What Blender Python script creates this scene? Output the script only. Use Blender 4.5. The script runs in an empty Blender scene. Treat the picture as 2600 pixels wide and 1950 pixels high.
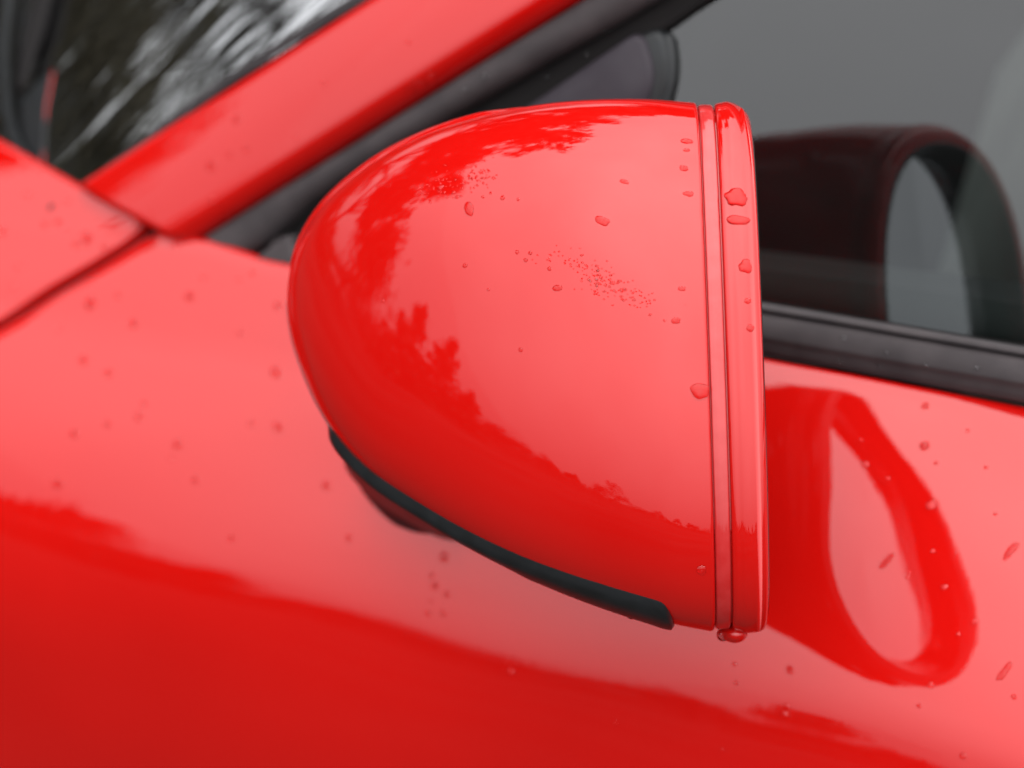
import bpy, math, random
from math import sin, cos, pi, radians as R
from mathutils import Vector as V, Matrix
from mathutils.bvhtree import BVHTree

C = bpy.context.scene.collection
SC = bpy.context.scene

# ------------------------------------------------------------------ camera
YAW, PITCH = R(18), R(42)
LENS = 78.0
F = 2600 * LENS / 36.0
fwd = V((-sin(YAW) * cos(PITCH), cos(YAW) * cos(PITCH), -sin(PITCH)))
rgt = V((cos(YAW), sin(YAW), 0))
upv = rgt.cross(fwd).normalized()
M0 = V((0, 0, 1.0))
CAM = M0 - fwd
cd = bpy.data.cameras.new('camera')
cam = bpy.data.objects.new('camera', cd); C.objects.link(cam)
cd.lens = LENS; cd.sensor_width = 36
cd.clip_start = 0.05; cd.clip_end = 2000
cam.matrix_world = Matrix(((rgt.x, upv.x, -fwd.x, CAM.x), (rgt.y, upv.y, -fwd.y, CAM.y),
                           (rgt.z, upv.z, -fwd.z, CAM.z), (0, 0, 0, 1)))
cd.dof.use_dof = True
cd.dof.focus_distance = 0.955
cd.dof.aperture_fstop = 4.6
SC.camera = cam

# ------------------------------------------------------------------ world: overcast sky
SUN_EL, SUN_AZ = R(62), R(150)
w = bpy.data.worlds.new('World'); SC.world = w; w.use_nodes = True
nt = w.node_tree; nt.nodes.clear()
wo = nt.nodes.new('ShaderNodeOutputWorld'); bg = nt.nodes.new('ShaderNodeBackground')
sky = nt.nodes.new('ShaderNodeTexSky'); sky.sky_type = 'NISHITA'; sky.sun_disc = False
sky.sun_elevation = SUN_EL; sky.sun_rotation = SUN_AZ
tc = nt.nodes.new('ShaderNodeTexCoord'); sep = nt.nodes.new('ShaderNodeSeparateXYZ')
ramp = nt.nodes.new('ShaderNodeValToRGB')
cr = ramp.color_ramp
cr.elements[0].position = 0.0; cr.elements[0].color = (.155, .158, .164, 1)
cr.elements[1].position = 1.0; cr.elements[1].color = (1.0, 1.0, 1.0, 1)
e = cr.elements.new(.3); e.color = (.345, .350, .362, 1)
e = cr.elements.new(.7); e.color = (.64, .645, .66, 1)
noi = nt.nodes.new('ShaderNodeTexNoise'); noi.inputs['Scale'].default_value = 2.2; noi.inputs['Detail'].default_value = 4
mr = nt.nodes.new('ShaderNodeMapRange')
mr.inputs['From Min'].default_value = .3; mr.inputs['From Max'].default_value = .7
mr.inputs['To Min'].default_value = 50; mr.inputs['To Max'].default_value = 58
vm = nt.nodes.new('ShaderNodeVectorMath'); vm.operation = 'SCALE'
mx = nt.nodes.new('ShaderNodeMix'); mx.data_type = 'RGBA'; mx.inputs['Factor'].default_value = .93
L = nt.links.new
L(tc.outputs['Generated'], sep.inputs[0]); L(sep.outputs['Z'], ramp.inputs[0])
L(tc.outputs['Generated'], noi.inputs['Vector']); L(noi.outputs['Fac'], mr.inputs['Value'])
L(ramp.outputs['Color'], vm.inputs[0]); L(mr.outputs['Result'], vm.inputs['Scale'])
L(sky.outputs['Color'], mx.inputs['A']); L(vm.outputs['Vector'], mx.inputs['B'])
L(mx.outputs['Result'], bg.inputs['Color']); bg.inputs['Strength'].default_value = 0.10
L(bg.outputs['Background'], wo.inputs['Surface'])

sl = bpy.data.lights.new('sun', 'SUN'); so = bpy.data.objects.new('sun', sl); C.objects.link(so)
sl.energy = 0.5; sl.angle = R(150); sl.color = (1, .97, .93)
sd = V((sin(SUN_AZ) * cos(SUN_EL), cos(SUN_AZ) * cos(SUN_EL), sin(SUN_EL)))
so.rotation_euler = sd.to_track_quat('Z', 'Y').to_euler()
SC.view_settings.view_transform = 'Standard'; SC.view_settings.look = 'None'
SC.view_settings.exposure = 0.0; SC.view_settings.gamma = 1.0
SC.render.engine = 'CYCLES'
SC.cycles.max_bounces = 10; SC.cycles.transparent_max_bounces = 16
SC.cycles.use_denoising = True

# ------------------------------------------------------------------ helpers
def P(px, py, d=1.0):
    """photo pixel (2600 wide) at a distance along the view -> world point"""
    return CAM + d * (fwd + ((px - 1300) / F) * rgt - ((py - 975) / F) * upv)

def ray(px, py):
    return (P(px, py, 1.0) - CAM).normalized()

def on_plane(px, py, p0, n):
    r = ray(px, py)
    return CAM + r * ((p0 - CAM).dot(n) / r.dot(n))

def tag(o, label=None, cat=None, group=None, kind=None):
    if label: o['label'] = label
    if cat: o['category'] = cat
    if group: o['group'] = group
    if kind: o['kind'] = kind
    return o

def mesh(name, verts, faces, mat, parent=None, smooth=True):
    me = bpy.data.meshes.new(name)
    me.from_pydata([tuple(v) for v in verts], [], faces)
    me.validate(); me.update()
    if smooth:
        me.polygons.foreach_set('use_smooth', [True] * len(me.polygons))
    if mat: me.materials.append(mat)
    o = bpy.data.objects.new(name, me); C.objects.link(o)
    if parent: o.parent = parent
    return o

def empty(name, loc=(0, 0, 0)):
    o = bpy.data.objects.new(name, None); C.objects.link(o); o.location = loc
    o.empty_display_size = .1
    return o

def fix_normals(o, outside_pt=None):
    import bmesh
    bm = bmesh.new(); bm.from_mesh(o.data)
    bmesh.ops.recalc_face_normals(bm, faces=bm.faces)
    bm.to_mesh(o.data); bm.free()
    o.data.polygons.foreach_set('use_smooth', [True] * len(o.data.polygons))

def grid_faces(nr, nc, wrap=False, off=0):
    fs = []
    for i in range(nr - 1):
        for j in range(nc if wrap else nc - 1):
            a = off + i * nc + j; b = off + i * nc + (j + 1) % nc
            fs.append((a, b, b + nc, a + nc))
    return fs

def interp(tab, x):
    if x <= tab[0][0]: 
        (x0, y0), (x1, y1) = tab[0], tab[1]
    elif x >= tab[-1][0]:
        (x0, y0), (x1, y1) = tab[-2], tab[-1]
    else:
        for k in range(len(tab) - 1):
            if tab[k][0] <= x <= tab[k + 1][0]:
                (x0, y0), (x1, y1) = tab[k], tab[k + 1]; break
    return y0 + (y1 - y0) * (x - x0) / (x1 - x0)

def catmull(pts, n):
    """n points evenly spread along a smooth curve through pts"""
    pts = [V(p) for p in pts]
    out = []
    m = len(pts)
    for k in range(m - 1):
        p0 = pts[k - 1] if k else pts[0] * 2 - pts[1]
        p1, p2 = pts[k], pts[k + 1]
        p3 = pts[k + 2] if k + 2 < m else pts[-1] * 2 - pts[-2]
        a = max((p1 - p0).length, 1e-9) ** .5; b = max((p2 - p1).length, 1e-9) ** .5; c = max((p3 - p2).length, 1e-9) ** .5
        m1 = ((p1 - p0) / a - (p2 - p0) / (a + b) + (p2 - p1) / b) * b
        m2 = ((p2 - p1) / b - (p3 - p1) / (b + c) + (p3 - p2) / c) * b
        for t in range(24):
            u = t / 24
            out.append((2*u**3-3*u*u+1) * p1 + (u**3-2*u*u+u) * m1 + (-2*u**3+3*u*u) * p2 + (u**3-u*u) * m2)
    out.append(pts[-1])
    ds = [0]
    for k in range(1, len(out)): ds.append(ds[-1] + (out[k] - out[k - 1]).length)
    res, k = [], 0
    for i in range(n):
        t = ds[-1] * i / (n - 1)
        while k < len(out) - 2 and ds[k + 1] < t: k += 1
        f = 0 if ds[k + 1] == ds[k] else (t - ds[k]) / (ds[k + 1] - ds[k])
        res.append(out[k].lerp(out[k + 1], min(1, f)))
    return res

# ------------------------------------------------------------------ materials
def principled(name, col, rough=.5, **kw):
    m = bpy.data.materials.new(name); m.use_nodes = True
    b = m.node_tree.nodes['Principled BSDF']
    b.inputs['Base Color'].default_value = (*col, 1)
    b.inputs['Roughness'].default_value = rough
    for k, v in kw.items():
        b.inputs[k.replace('_', ' ')].default_value = v
    return m

def noise_col(m, c1, c2, scale, detail=4, bump=0, bscale=None, dist=.001):
    t = m.node_tree; b = t.nodes['Principled BSDF']
    tcn = t.nodes.new('ShaderNodeTexCoord')
    n = t.nodes.new('ShaderNodeTexNoise'); n.inputs['Scale'].default_value = scale; n.inputs['Detail'].default_value = detail
    r = t.nodes.new('ShaderNodeValToRGB')
    r.color_ramp.elements[0].color = (*c1, 1); r.color_ramp.elements[1].color = (*c2, 1)
    r.color_ramp.elements[0].position = .35; r.color_ramp.elements[1].position = .65
    t.links.new(tcn.outputs['Object'], n.inputs['Vector'])
    t.links.new(n.outputs['Fac'], r.inputs['Fac']); t.links.new(r.outputs['Color'], b.inputs['Base Color'])
    if bump:
        n2 = t.nodes.new('ShaderNodeTexNoise'); n2.inputs['Scale'].default_value = bscale or scale; n2.inputs['Detail'].default_value = 3
        bp = t.nodes.new('ShaderNodeBump'); bp.inputs['Strength'].default_value = bump; bp.inputs['Distance'].default_value = dist
        t.links.new(tcn.outputs['Object'], n2.inputs['Vector'])
        t.links.new(n2.outputs['Fac'], bp.inputs['Height']); t.links.new(bp.outputs['Normal'], b.inputs['Normal'])
    return m

PAINT = principled('red_paint', (.50, .0045, .0035), .42, Specular_IOR_Level=.0, Coat_Weight=1.0, Coat_Roughness=.012, Coat_IOR=1.52)
noise_col(PAINT, (.365, .0026, .0017), (.385, .0031, .0021), 6, 3)
_t = PAINT.node_tree                                   # very faint orange peel in the clear coat
_n = _t.nodes.new('ShaderNodeTexNoise'); _n.inputs['Scale'].default_value = 140; _n.inputs['Detail'].default_value = 2
_b = _t.nodes.new('ShaderNodeBump'); _b.inputs['Strength'].default_value = .10; _b.inputs['Distance'].default_value = .0002
_c = _t.nodes.new('ShaderNodeTexCoord')
_t.links.new(_c.outputs['Object'], _n.inputs['Vector']); _t.links.new(_n.outputs['Fac'], _b.inputs['Height'])
_t.links.new(_b.outputs['Normal'], _t.nodes['Principled BSDF'].inputs['Coat Normal'])

RUBBER = noise_col(principled('black_rubber', (.02, .02, .02), .5, Specular_IOR_Level=.35), (.020, .016, .017), (.030, .024, .025), 60, 4, .15, 700, .0004)
PLASTIC = noise_col(principled('black_plastic', (.012, .013, .014), .40, Specular_IOR_Level=.25), (.007, .0075, .008), (.010, .011, .012), 90, 3, .12, 1400, .0002)
GLOSSBLACK = principled('gloss_black', (.006, .006, .007), .12)
SAIL = noise_col(principled('dark_grey_plastic', (.05, .045, .05), .35, Specular_IOR_Level=.12), (.024, .019, .024), (.031, .026, .031), 30, 3, .1, 900, .0003)
SEALMAT = noise_col(principled('weathered_seal', (.03, .03, .03), .5, Specular_IOR_Level=.10), (.032, .027, .028), (.044, .037, .038), 45, 5, .2, 500, .0005)
BAND = principled('trim_band', (.36, .01, .01), .4, Specular_IOR_Level=.2, Coat_Weight=.9, Coat_Roughness=.08)
noise_col(BAND, (.34, .007, .007), (.37, .016, .016), 120, 4)
MIRRORGLASS = principled('mirror_glass', (.72, .76, .78), .02, Metallic=1.0)
WETPAINT = principled('wet_paint', (.50, .005, .0037), .5, Specular_IOR_Level=.05)
WATER = principled('water', (1, 1, 1), .0, Transmission_Weight=1.0, IOR=1.333)
CHANNEL = principled('channel_rubber', (.006, .005, .005), .8, Specular_IOR_Level=.15)
INTERIOR = noise_col(principled('interior_trim', (.02, .02, .02), .85, Specular_IOR_Level=.1), (.006, .006, .0065), (.010, .0095, .010), 20, 4, .2, 300)
LEATHER = noise_col(principled('grey_leather', (.05, .05, .05), .55), (.030, .033, .032), (.045, .049, .048), 12, 4, .3, 400)
SEATM = noise_col(principled('seat_reflection_pale', (.3, .3, .3), .5), (.20, .215, .21), (.28, .295, .285), 9, 4, .3, 300)  # seat tone kept pale to imitate a reflection on the side window

def glass_mat(name, tint, k=1.5):
    m = bpy.data.materials.new(name); m.use_nodes = True; t = m.node_tree; t.nodes.clear()
    o = t.nodes.new('ShaderNodeOutputMaterial'); mix = t.nodes.new('ShaderNodeMixShader')
    tr = t.nodes.new('ShaderNodeBsdfTransparent'); tr.inputs['Color'].default_value = (*tint, 1)
    gl = t.nodes.new('ShaderNodeBsdfGlossy'); gl.inputs['Roughness'].default_value = .0
    fr = t.nodes.new('ShaderNodeFresnel'); fr.inputs['IOR'].default_value = 1.52
    mu = t.nodes.new('ShaderNodeMath'); mu.operation = 'MULTIPLY'; mu.inputs[1].default_value = k; mu.use_clamp = True
    t.links.new(fr.outputs[0], mu.inputs[0]); t.links.new(mu.outputs[0], mix.inputs['Fac'])
    t.links.new(tr.outputs[0], mix.inputs[1]); t.links.new(gl.outputs[0], mix.inputs[2])
    t.links.new(mix.outputs[0], o.inputs['Surface'])
    return m
GLASS = glass_mat('side_glass', (.30, .33, .32))
WINDGLASS = glass_mat('windscreen_glass', (.40, .40, .385), .62)

# ================================================================== THE CAR
car = empty('parked_car', (0.0, .6, 0))
tag(car, 'glossy red sports car wet with scattered raindrops, seen close at its side mirror', 'car')
def part(name, verts, faces, mat, parent=car, smooth=True):
    o = mesh(name, [v - car.location for v in verts], faces, mat, None, smooth)
    o.parent = parent
    return o

# ---- body side: a profile swept along the belt line direction
BD = (rgt - .19 * upv - .56 * fwd).normalized()          # belt direction: rearwards, outwards, rising
print('BD', BD)
BELT0 = P(1945, 905, 1.12)                             # a point of the belt line behind the mirror
UPL = (V((0, 0, 1)) - BD * BD.z).normalized()
INL = UPL.cross(BD).normalized()
if INL.y < 0: INL = -INL
ELEV = [(-.60, 88), (-.35, 84), (-.18, 64), (-.06, 60.5), (0, 59.5), (.03, 58.3), (.06, 54), (.10, 48), (.135, 42.5), (.165, 35), (.195, 26), (.23, 17.5), (.27, 12), (.32, 8), (.42, 5), (.6, 1), (.9, -6)]
DS = .005
_prof = {}
def _build_profile():
    q, z = 0.0, 0.0
    _prof[0] = (0.0, 0.0)
    for k in range(1, 190):
        e_ = R(interp(ELEV, (k - .5) * DS))
        q -= sin(e_) * DS; z -= cos(e_) * DS
        _prof[k] = (q, z)
    q, z = 0.0, 0.0
    for k in range(-1, -130, -1):
        e_ = R(interp(ELEV, (k + .5) * DS))
        q += sin(e_) * DS; z += cos(e_) * DS
        _prof[k] = (q, z)
_build_profile()
def sstep(t):
    t = max(0.0, min(1.0, t)); return t * t * (3 - 2 * t)
def bulge(x, s):
    """slow crown along the car, in metres outward"""
    return .00030 * sin(x * 31 + s * 60 + 1.5 * sin(x * 9)) - .045 * (x + .25) ** 2 + (2.1 * .12 * (math.tanh((x - .10) / .12) + .78) * .72 * max(-.04, min(.12, s - .04)) + (.09 * max(0, min(.12, s - .05)) - .10 * max(-.12, min(.05, s))) * sstep((.12 - x) / .6)) * max(0, min(1, (.5 - s) / .2))
def body(x, s, off=0.0):
    k = s / DS; k0 = int(math.floor(k)); k0 = max(-129, min(188, k0)); f_ = k - k0
    q = _prof[k0][0] * (1 - f_) + _prof[k0 + 1][0] * f_
    z = _prof[k0][1] * (1 - f_) + _prof[k0 + 1][1] * f_
    e_ = R(interp(ELEV, s))
    n = -INL * cos(e_) + UPL * sin(e_)
    return BELT0 + BD * x + INL * q + UPL * z + n * (off + bulge(x, s))
BX = [(-1.3 + .02 * i) for i in range(120)]
_bs = [(-.60 + .01 * j) for j in range(140)]
_bv = [body(x, s) for x in BX for s in _bs]
BVH_BODY = BVHTree.FromPolygons(_bv, grid_faces(len(BX), len(_bs)))
def body_xs(px, py):
    """(x, s) on the body side under a photo pixel"""
    h = BVH_BODY.ray_cast(CAM, ray(px, py))
    i = h[2]; nc = len(_bs) - 1
    x = BX[i // nc] + .01; s = _bs[i % nc] + .005
    for _ in range(8):                                   # Newton on the analytic surface
        p = body(x, s); d = 1e-3
        a = (body(x + d, s) - p) / d; b = (body(x, s + d) - p) / d
        r = ray(px, py); n = a.cross(b)
        t = (p - CAM).dot(n) / r.dot(n); q = CAM + r * t - p
        aa, ab, bb = a.dot(a), a.dot(b), b.dot(b); qa, qb = q.dot(a), q.dot(b)
        det = aa * bb - ab * ab
        x += (qa * bb - qb * ab) / det; s += (qb * aa - qa * ab) / det
    return x, s

def panel(name, xs, s0, s1, mat, rolled=(True, True), rows=70, inset=.0036, thick=.020, side=True):
    """panel between two edge functions s0(x) < s1(x), edges rolled inward"""
    xs = [x for i, x in enumerate(xs) if i == 0 or x - xs[i - 1] > 2e-4]
    verts = []
    rr = [(0.0, -thick), (0.0, -inset)] + [(inset * (1 - cos(a)), -inset * (1 - sin(a))) for a in (R(20), R(40), R(60), R(90))]
    for x in xs:
        a, b = s0(x), s1(x)
        col = []
        col += [(a + (d if rolled[0] else 0), o_) for d, o_ in rr]
        n = rows
        for k in range(1, n):
            u = k / n
            col.append((a + inset + (b - a - 2 * inset) * u, 0.0))
        col += [(b - (d if rolled[1] else 0), o_) for d, o_ in reversed(rr)]
        verts += [body(x, s, o_) for s, o_ in col]
    nc = len(verts) // len(xs)
    return part(name, verts, [f[::-1] for f in grid_faces(len(xs), nc)], mat)

# edges traced onto the surface
shut = [body_xs(*p) for p in [(0, 832), (110, 762), (215, 700), (310, 640), (375, 598), (408, 583)]]
x_cor, s_cor = shut[-1]
print('SHUT', [(round(a, 3), round(b, 3)) for a, b in shut])
top = [body_xs(*p) for p in [(430, 586), (529, 603), (690, 655)]] + [body_xs(*p) for p in [(1250, 768), (1945, 907), (2600, 1027)]]
shut_ext = [(shut[0][0] - .35, shut[0][1] + (shut[0][1] - shut[1][1]) / (shut[0][0] - shut[1][0]) * -.35)] + shut
door_top = shut_ext + top
X_FRONT = shut_ext[0][0]
def s_door_top(x): return interp(door_top, x)
def lin(a, b, n): return [a + (b - a) * i / (n - 1) for i in range(n)]
GAP = .0068
panel('door', sorted(set(lin(X_FRONT, x_cor, 40) + lin(x_cor, x_cor + .06, 30) + lin(x_cor + .06, 1.02, 60))),
      s_door_top, lambda x: .80, PAINT, (True, True), rows=90)
wtop = [body_xs(*p) for p in [(0, 352), (90, 402), (206, 468), (300, 520), (385, 556), (400, 566)]]
x_wc = wtop[-1][0]
wing_top = [(wtop[0][0] - .7, wtop[0][1] - .20)] + wtop
def wing_bot(x):
    if x < X_FRONT: return .78
    return interp(shut_ext, x) - GAP
def wt(x):
    a = interp(wing_top, x); b = wing_bot(x)
    return min(a, b - .002)
_xe = x_wc
while wing_bot(_xe) - interp(wing_top, _xe) < .010: _xe -= .001
xs_w = sorted(set(lin(X_FRONT - .55, X_FRONT - .004, 24) + lin(X_FRONT, _xe - .03, 50) + lin(_xe - .03, _xe, 12)))
# rounded tip of the wing panel
def wing_b2(x):
    d = _xe - x
    m = interp(wing_top, x); b = wing_bot(x)
    if d < .012 and x > X_FRONT:
        f_ = math.sqrt(max(0, 1 - (1 - d / .012) ** 2)); mid = m + (b - m) * .35
        return mid + (b - mid) * (.15 + .85 * f_)
    return b
def wing_t2(x):
    d = _xe - x; m = interp(wing_top, x); b = wing_bot(x)
    if d < .012 and x > X_FRONT:
        f_ = math.sqrt(max(0, 1 - (1 - d / .012) ** 2)); mid = m + (b - m) * .35
        return mid + (m - mid) * (.15 + .85 * f_)
    return m
panel('front_wing', xs_w, wing_t2, wing_b2, PAINT, (True, True), rows=60)
# inner structure under the panels (seen dark in the shut line)
xs = lin(X_FRONT - .55, 1.0, 50)
ss = lin(-.10, .78, 60)
def jam(x, s):
    a = s_door_top(x) + .004 if x > x_wc + .01 else interp(wing_top, x) + .006
    return a + (.78 - a) * (s + .10) / .88
part('door_jamb', [body(x, jam(x, s), -.024) for x in xs for s in ss],
     [f[::-1] for f in grid_faces(len(xs), len(ss))], PAINT)

def shut_shade_strip():  # black strip laid in the gap, shade of the shut line as colour
    pts = [(x, (interp(shut_ext, x)) - GAP * .5) for x in lin(X_FRONT, x_cor + .004, 60)]
    vs = []
    for x, s_ in pts:
        for ds, o_ in ((-.008, -.014), (-.005, -.0078), (0, -.0068), (.005, -.0078), (.008, -.014)): vs.append(body(x, s_ + ds, o_))
    part('shut_shade_strip', vs, [f[::-1] for f in grid_faces(60, 5)], RUBBER)
shut_shade_strip()

# ---- greenhouse plane
T_W = R(31.5)
UW = V((0, sin(T_W), cos(T_W))); UW = (UW - BD * UW.dot(BD)).normalized()
NW = BD.cross(UW).normalized()
if NW.y > 0: NW = -NW
W0 = P(1945, 800, 1.13)
def W(px, py, off=0.0):
    return on_plane(px, py, W0 + NW * off, NW)
def wxy(p):
    return ((p - W0).dot(BD), (p - W0).dot(UW))
def wp(x, y, off=0.0):
    return W0 + BD * x + UW * y + NW * off

# side window: gently barrelled glass
g0 = wxy(W(600, 640)); 
xs = lin(-.55, .75, 60); ys = lin(-.06, .55, 40)
def glass_off(x, y): return -.010 - .30 * (y - .0) ** 2 * .5
_p0, _p1 = wxy(W(300, 720)), wxy(W(1560, 0))            # the glass ends in the channel along the pillar
def y_pillar(x): return _p0[1] + (_p1[1] - _p0[1]) * (x - _p0[0]) / (_p1[0] - _p0[0])
xs = lin(wxy(W(480, 600))[0], .75, 70)
part('side_window', [wp(x, -.06 + (min(.55, y_pillar(x)) + .06) * k / 39, glass_off(x, -.06 + (min(.55, y_pillar(x)) + .06) * k / 39)) for x in xs for k in range(40)],
     grid_faces(len(xs), 40), GLASS)

# strips that follow a line on the greenhouse plane: section = list of (across 0..1, height off plane)
def strip(name, upper, lower, sec, mat, n=60, base=0.0, ext=.0):
    A = [V((*wxy(W(*p)), 0)) for p in upper]; B = [V((*wxy(W(*p)), 0)) for p in lower]
    A = catmull(A, n); B = catmull(B, n)
    if ext:                                              # goes on straight beyond the frame
        d = (A[-1] - A[-4]).normalized(); n += 12
        A += [A[-1] + d * ext * k / 12 for k in range(1, 13)]; B += [B[-1] + d * ext * k / 12 for k in range(1, 13)]
    verts = []
    for a, b in zip(A, B):
        for t, h in sec:
            q = a.lerp(b, t); verts.append(wp(q.x, q.y, base + h))
    m = len(sec)
    fs = grid_faces(n, m)
    fs += [tuple(range(m)), tuple(range((n - 1) * m, n * m))[::-1]]
    o = part(name, verts, fs, mat)
    fix_normals(o)
    return o
# A-pillar, red, crowned and rolled under at its lower edge
sec = [(0, -.02), (0, .004), (.012, .0068), (.03, .0085)] + [(t, .0085 + .011 * t + .0030 * sin(pi * t)) for t in lin(.06, .82, 22)]
_h = sec[-1][1]
sec += [(.82 + .18 * sin(a), _h - .018 * (1 - cos(a))) for a in lin(R(12), R(88), 10)] + [(1.0, -.02)]
strip('windscreen_pillar', [(206, 467), (560, 239), (940, -3), (1700, -490)], [(503, 614), (529, 598), (900, 366), (1250, 145), (1497, -8), (2250, -478)], sec, PAINT, 90, -.004, .30)
# weather seal along the pillar and the dark glass channel under it
sec = [(0, -.02), (0, .001), (.04, .004), (.12, .0062), (.3, .0075), (.5, .008), (.7, .0072), (.88, .005), (.97, .002), (1, -.006), (1, -.02)]
strip('pillar_seal', [(400, 679), (529, 599), (900, 367), (1250, 146), (1497, -7), (2250, -477)],
      [(560, 705), (680, 615), (797, 512), (1107, 319), (1399, 152), (1579, 50), (1668, -3), (2420, -440)], sec, SEALMAT, 90, 0, .30)
sec = [(0, -.02), (0, -.0055), (.5, -.0075), (.85, -.0075), (.95, -.006), (1, -.009), (1, -.02)]
strip('glass_channel', [(560, 705), (680, 615), (797, 512), (1107, 319), (1399, 152), (1579, 50), (1668, -3), (2420, -440)],
      [(650, 760), (760, 670), (880, 570), (1180, 385), (1460, 210), (1665, 75), (1775, -3), (2500, -400)], sec, CHANNEL, 90, 0, .30)

# belt seal below the side window: flat top lip, dark upper line, rounded lower face
UB = [(700, 600), (1250, 668), (1941, 776), (2600, 887), (3300, 1000)]
LB = [(700, 662), (1250, 770), (1951, 908), (2600, 1027), (3300, 1150)]
sec = [(0, -.03), (0, -.002), (.04, .002), (.09, .0022), (.12, -.002), (.15, -.002), (.18, .003), (.24, .0045), (.4, .0058), (.56, .0065), (.60, .0062), (.64, .0048), (.78, .0036), (.92, .002), (.98, -.001), (1.0, -.005), (1.0, -.03)]
belt_o = strip('belt_seal', UB, LB, sec, SEALMAT, 60, 0, .52)

# inside of the door seen through the glass
def inner_strip():
    A = [(1500, 640), (1931, 694), (2600, 781), (3300, 870)]
    B = [(1500, 760), (1941, 850), (2600, 960), (3300, 1070)]
    strip('door_card', A, B, [(0, -.10), (0, -.005), (.06, .0), (.5, .0), (1, .002), (1, -.05)], LEATHER, 30, -.026)
inner_strip()

# mirror-base triangle behind the pillar: black rounded plate with a grey inset
def plate(name, poly, h0, h1, rnd, mat, parent=car, n=14):
    """flat plate with rounded corners and a rounded edge on the greenhouse plane"""
    pts = [V((*wxy(W(*p)), 0)) for p in poly]; m = len(pts); loop = []
    for i in range(m):
        p = pts[i]; a = (pts[i - 1] - p); b = (pts[(i + 1) % m] - p)
        r_ = min(rnd, a.length * .45, b.length * .45)
        A, B = p + a.normalized() * r_, p + b.normalized() * r_
        for k in range(n):
            t = k / (n - 1); loop.append(A * (1 - t) ** 2 + p * 2 * t * (1 - t) + B * t * t)
    c = sum(loop, V((0, 0, 0))) / len(loop)
    verts = []
    rings = [(1.0, h0), (1.0, h1 - .003), (.985, h1 - .001), (.955, h1), (.6, h1), (.2, h1)]
    for s_, h in rings:
        for p in loop:
            q = c + (p - c) * s_; verts.append(wp(q.x, q.y, h))
    k = len(loop)
    fs = grid_faces(len(rings), k, True) + [tuple(range((len(rings) - 1) * k, len(rings) * k))]
    o = part(name, verts, fs, mat, parent)
    fix_normals(o); return o
plate('sail_panel', [(650, 700), (1672, 55), (1695, 175), (1560, 760)], -.02, -.0035, .012, PLASTIC)
plate('sail_inset', [(800, 640), (1625, 70), (1662, 190), (1500, 700)], -.006, -.0005, .010, SAIL)
plate('corner_cap', [(676, 650), (760, 590), (800, 700), (690, 668)], -.02, .010, .004, SEALMAT)

# ---- windscreen
PU = [wp(*wxy(W(*p)), .001) for p in [(60, 558), (206, 467), (940, -3), (1700, -490)]]
ED = (PU[3] - PU[0]).normalized()
AC = V((-.5, .94, .0)).normalized()
NWS = ED.cross(AC).normalized()
if NWS.z < 0: NWS = -NWS
def ws(u, v_, off=0.0):
    """u along the pillar edge (0 at its foot), v_ across the car; the glass is crowned"""
    return PU[1] + ED * u + AC * v_ + NWS * (off - .006 - .06 * v_ * v_ + .010 * sin(u * 9))
us = lin(-.35, .85, 50); vs = lin(-.004, 1.25, 60)
o = part('windscreen', [ws(u, v_) for u in us for v_ in vs], grid_faces(len(us), len(vs)), WINDGLASS)
def ws_uv(px, py):
    r = ray(px, py); p0 = PU[1] - NWS * .006; q = CAM + r * ((p0 - CAM).dot(NWS) / r.dot(NWS)) - PU[1]
    q = q - NWS * q.dot(NWS)
    d = ED.dot(AC); qa, qb = q.dot(ED), q.dot(AC); det = 1 - d * d
    return (qa - d * qb) / det, (qb - d * qa) / det
def streaky(m):
    t = m.node_tree; gl = [n for n in t.nodes if n.type == 'BSDF_GLOSSY'][0]
    g_ = t.nodes.new('ShaderNodeNewGeometry'); cmb = t.nodes.new('ShaderNodeCombineXYZ')
    for k, (ax, sc_) in enumerate(((ED, 7.0), (AC, 30.0))):
        dt = t.nodes.new('ShaderNodeVectorMath'); dt.operation = 'DOT_PRODUCT'; dt.inputs[1].default_value = tuple(ax * sc_)
        t.links.new(g_.outputs['Position'], dt.inputs[0]); t.links.new(dt.outputs['Value'], cmb.inputs[k])
    n_ = t.nodes.new('ShaderNodeTexNoise'); n_.inputs['Scale'].default_value = 1.0; n_.inputs['Detail'].default_value = 2.5
    b_ = t.nodes.new('ShaderNodeBump'); b_.inputs['Strength'].default_value = 1.0; b_.inputs['Distance'].default_value = .0022
    t.links.new(cmb.outputs[0], n_.inputs['Vector']); t.links.new(n_.outputs['Fac'], b_.inputs['Height']); t.links.new(b_.outputs['Normal'], gl.inputs['Normal'])
streaky(WINDGLASS)
# rubber bead between glass and pillar
A = [ws(u, 0.002, .0) for u in lin(-.3, .85, 60)]
def tube(name, pts, rad, mat, parent=car, n=10, flat=1.0, up=None, caps=True):
    verts = []; N = len(pts)
    for i, p in enumerate(pts):
        t = (pts[min(i + 1, N - 1)] - pts[max(i - 1, 0)]).normalized()
        a = t.cross(up or V((0, 0, 1))).normalized(); b = a.cross(t).normalized()
        r_ = rad(i / (N - 1)) if callable(rad) else rad
        for k in range(n):
            f_ = 2 * pi * k / n
            verts.append(p + a * cos(f_) * r_ + b * sin(f_) * r_ * flat)
    fs = grid_faces(N, n, True)
    if caps: fs += [tuple(range(n)), tuple(range((N - 1) * n, N * n))[::-1]]
    o = part(name, verts, fs, mat, parent); fix_normals(o); return o
tube('glass_bead', A, .003, RUBBER)
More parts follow.
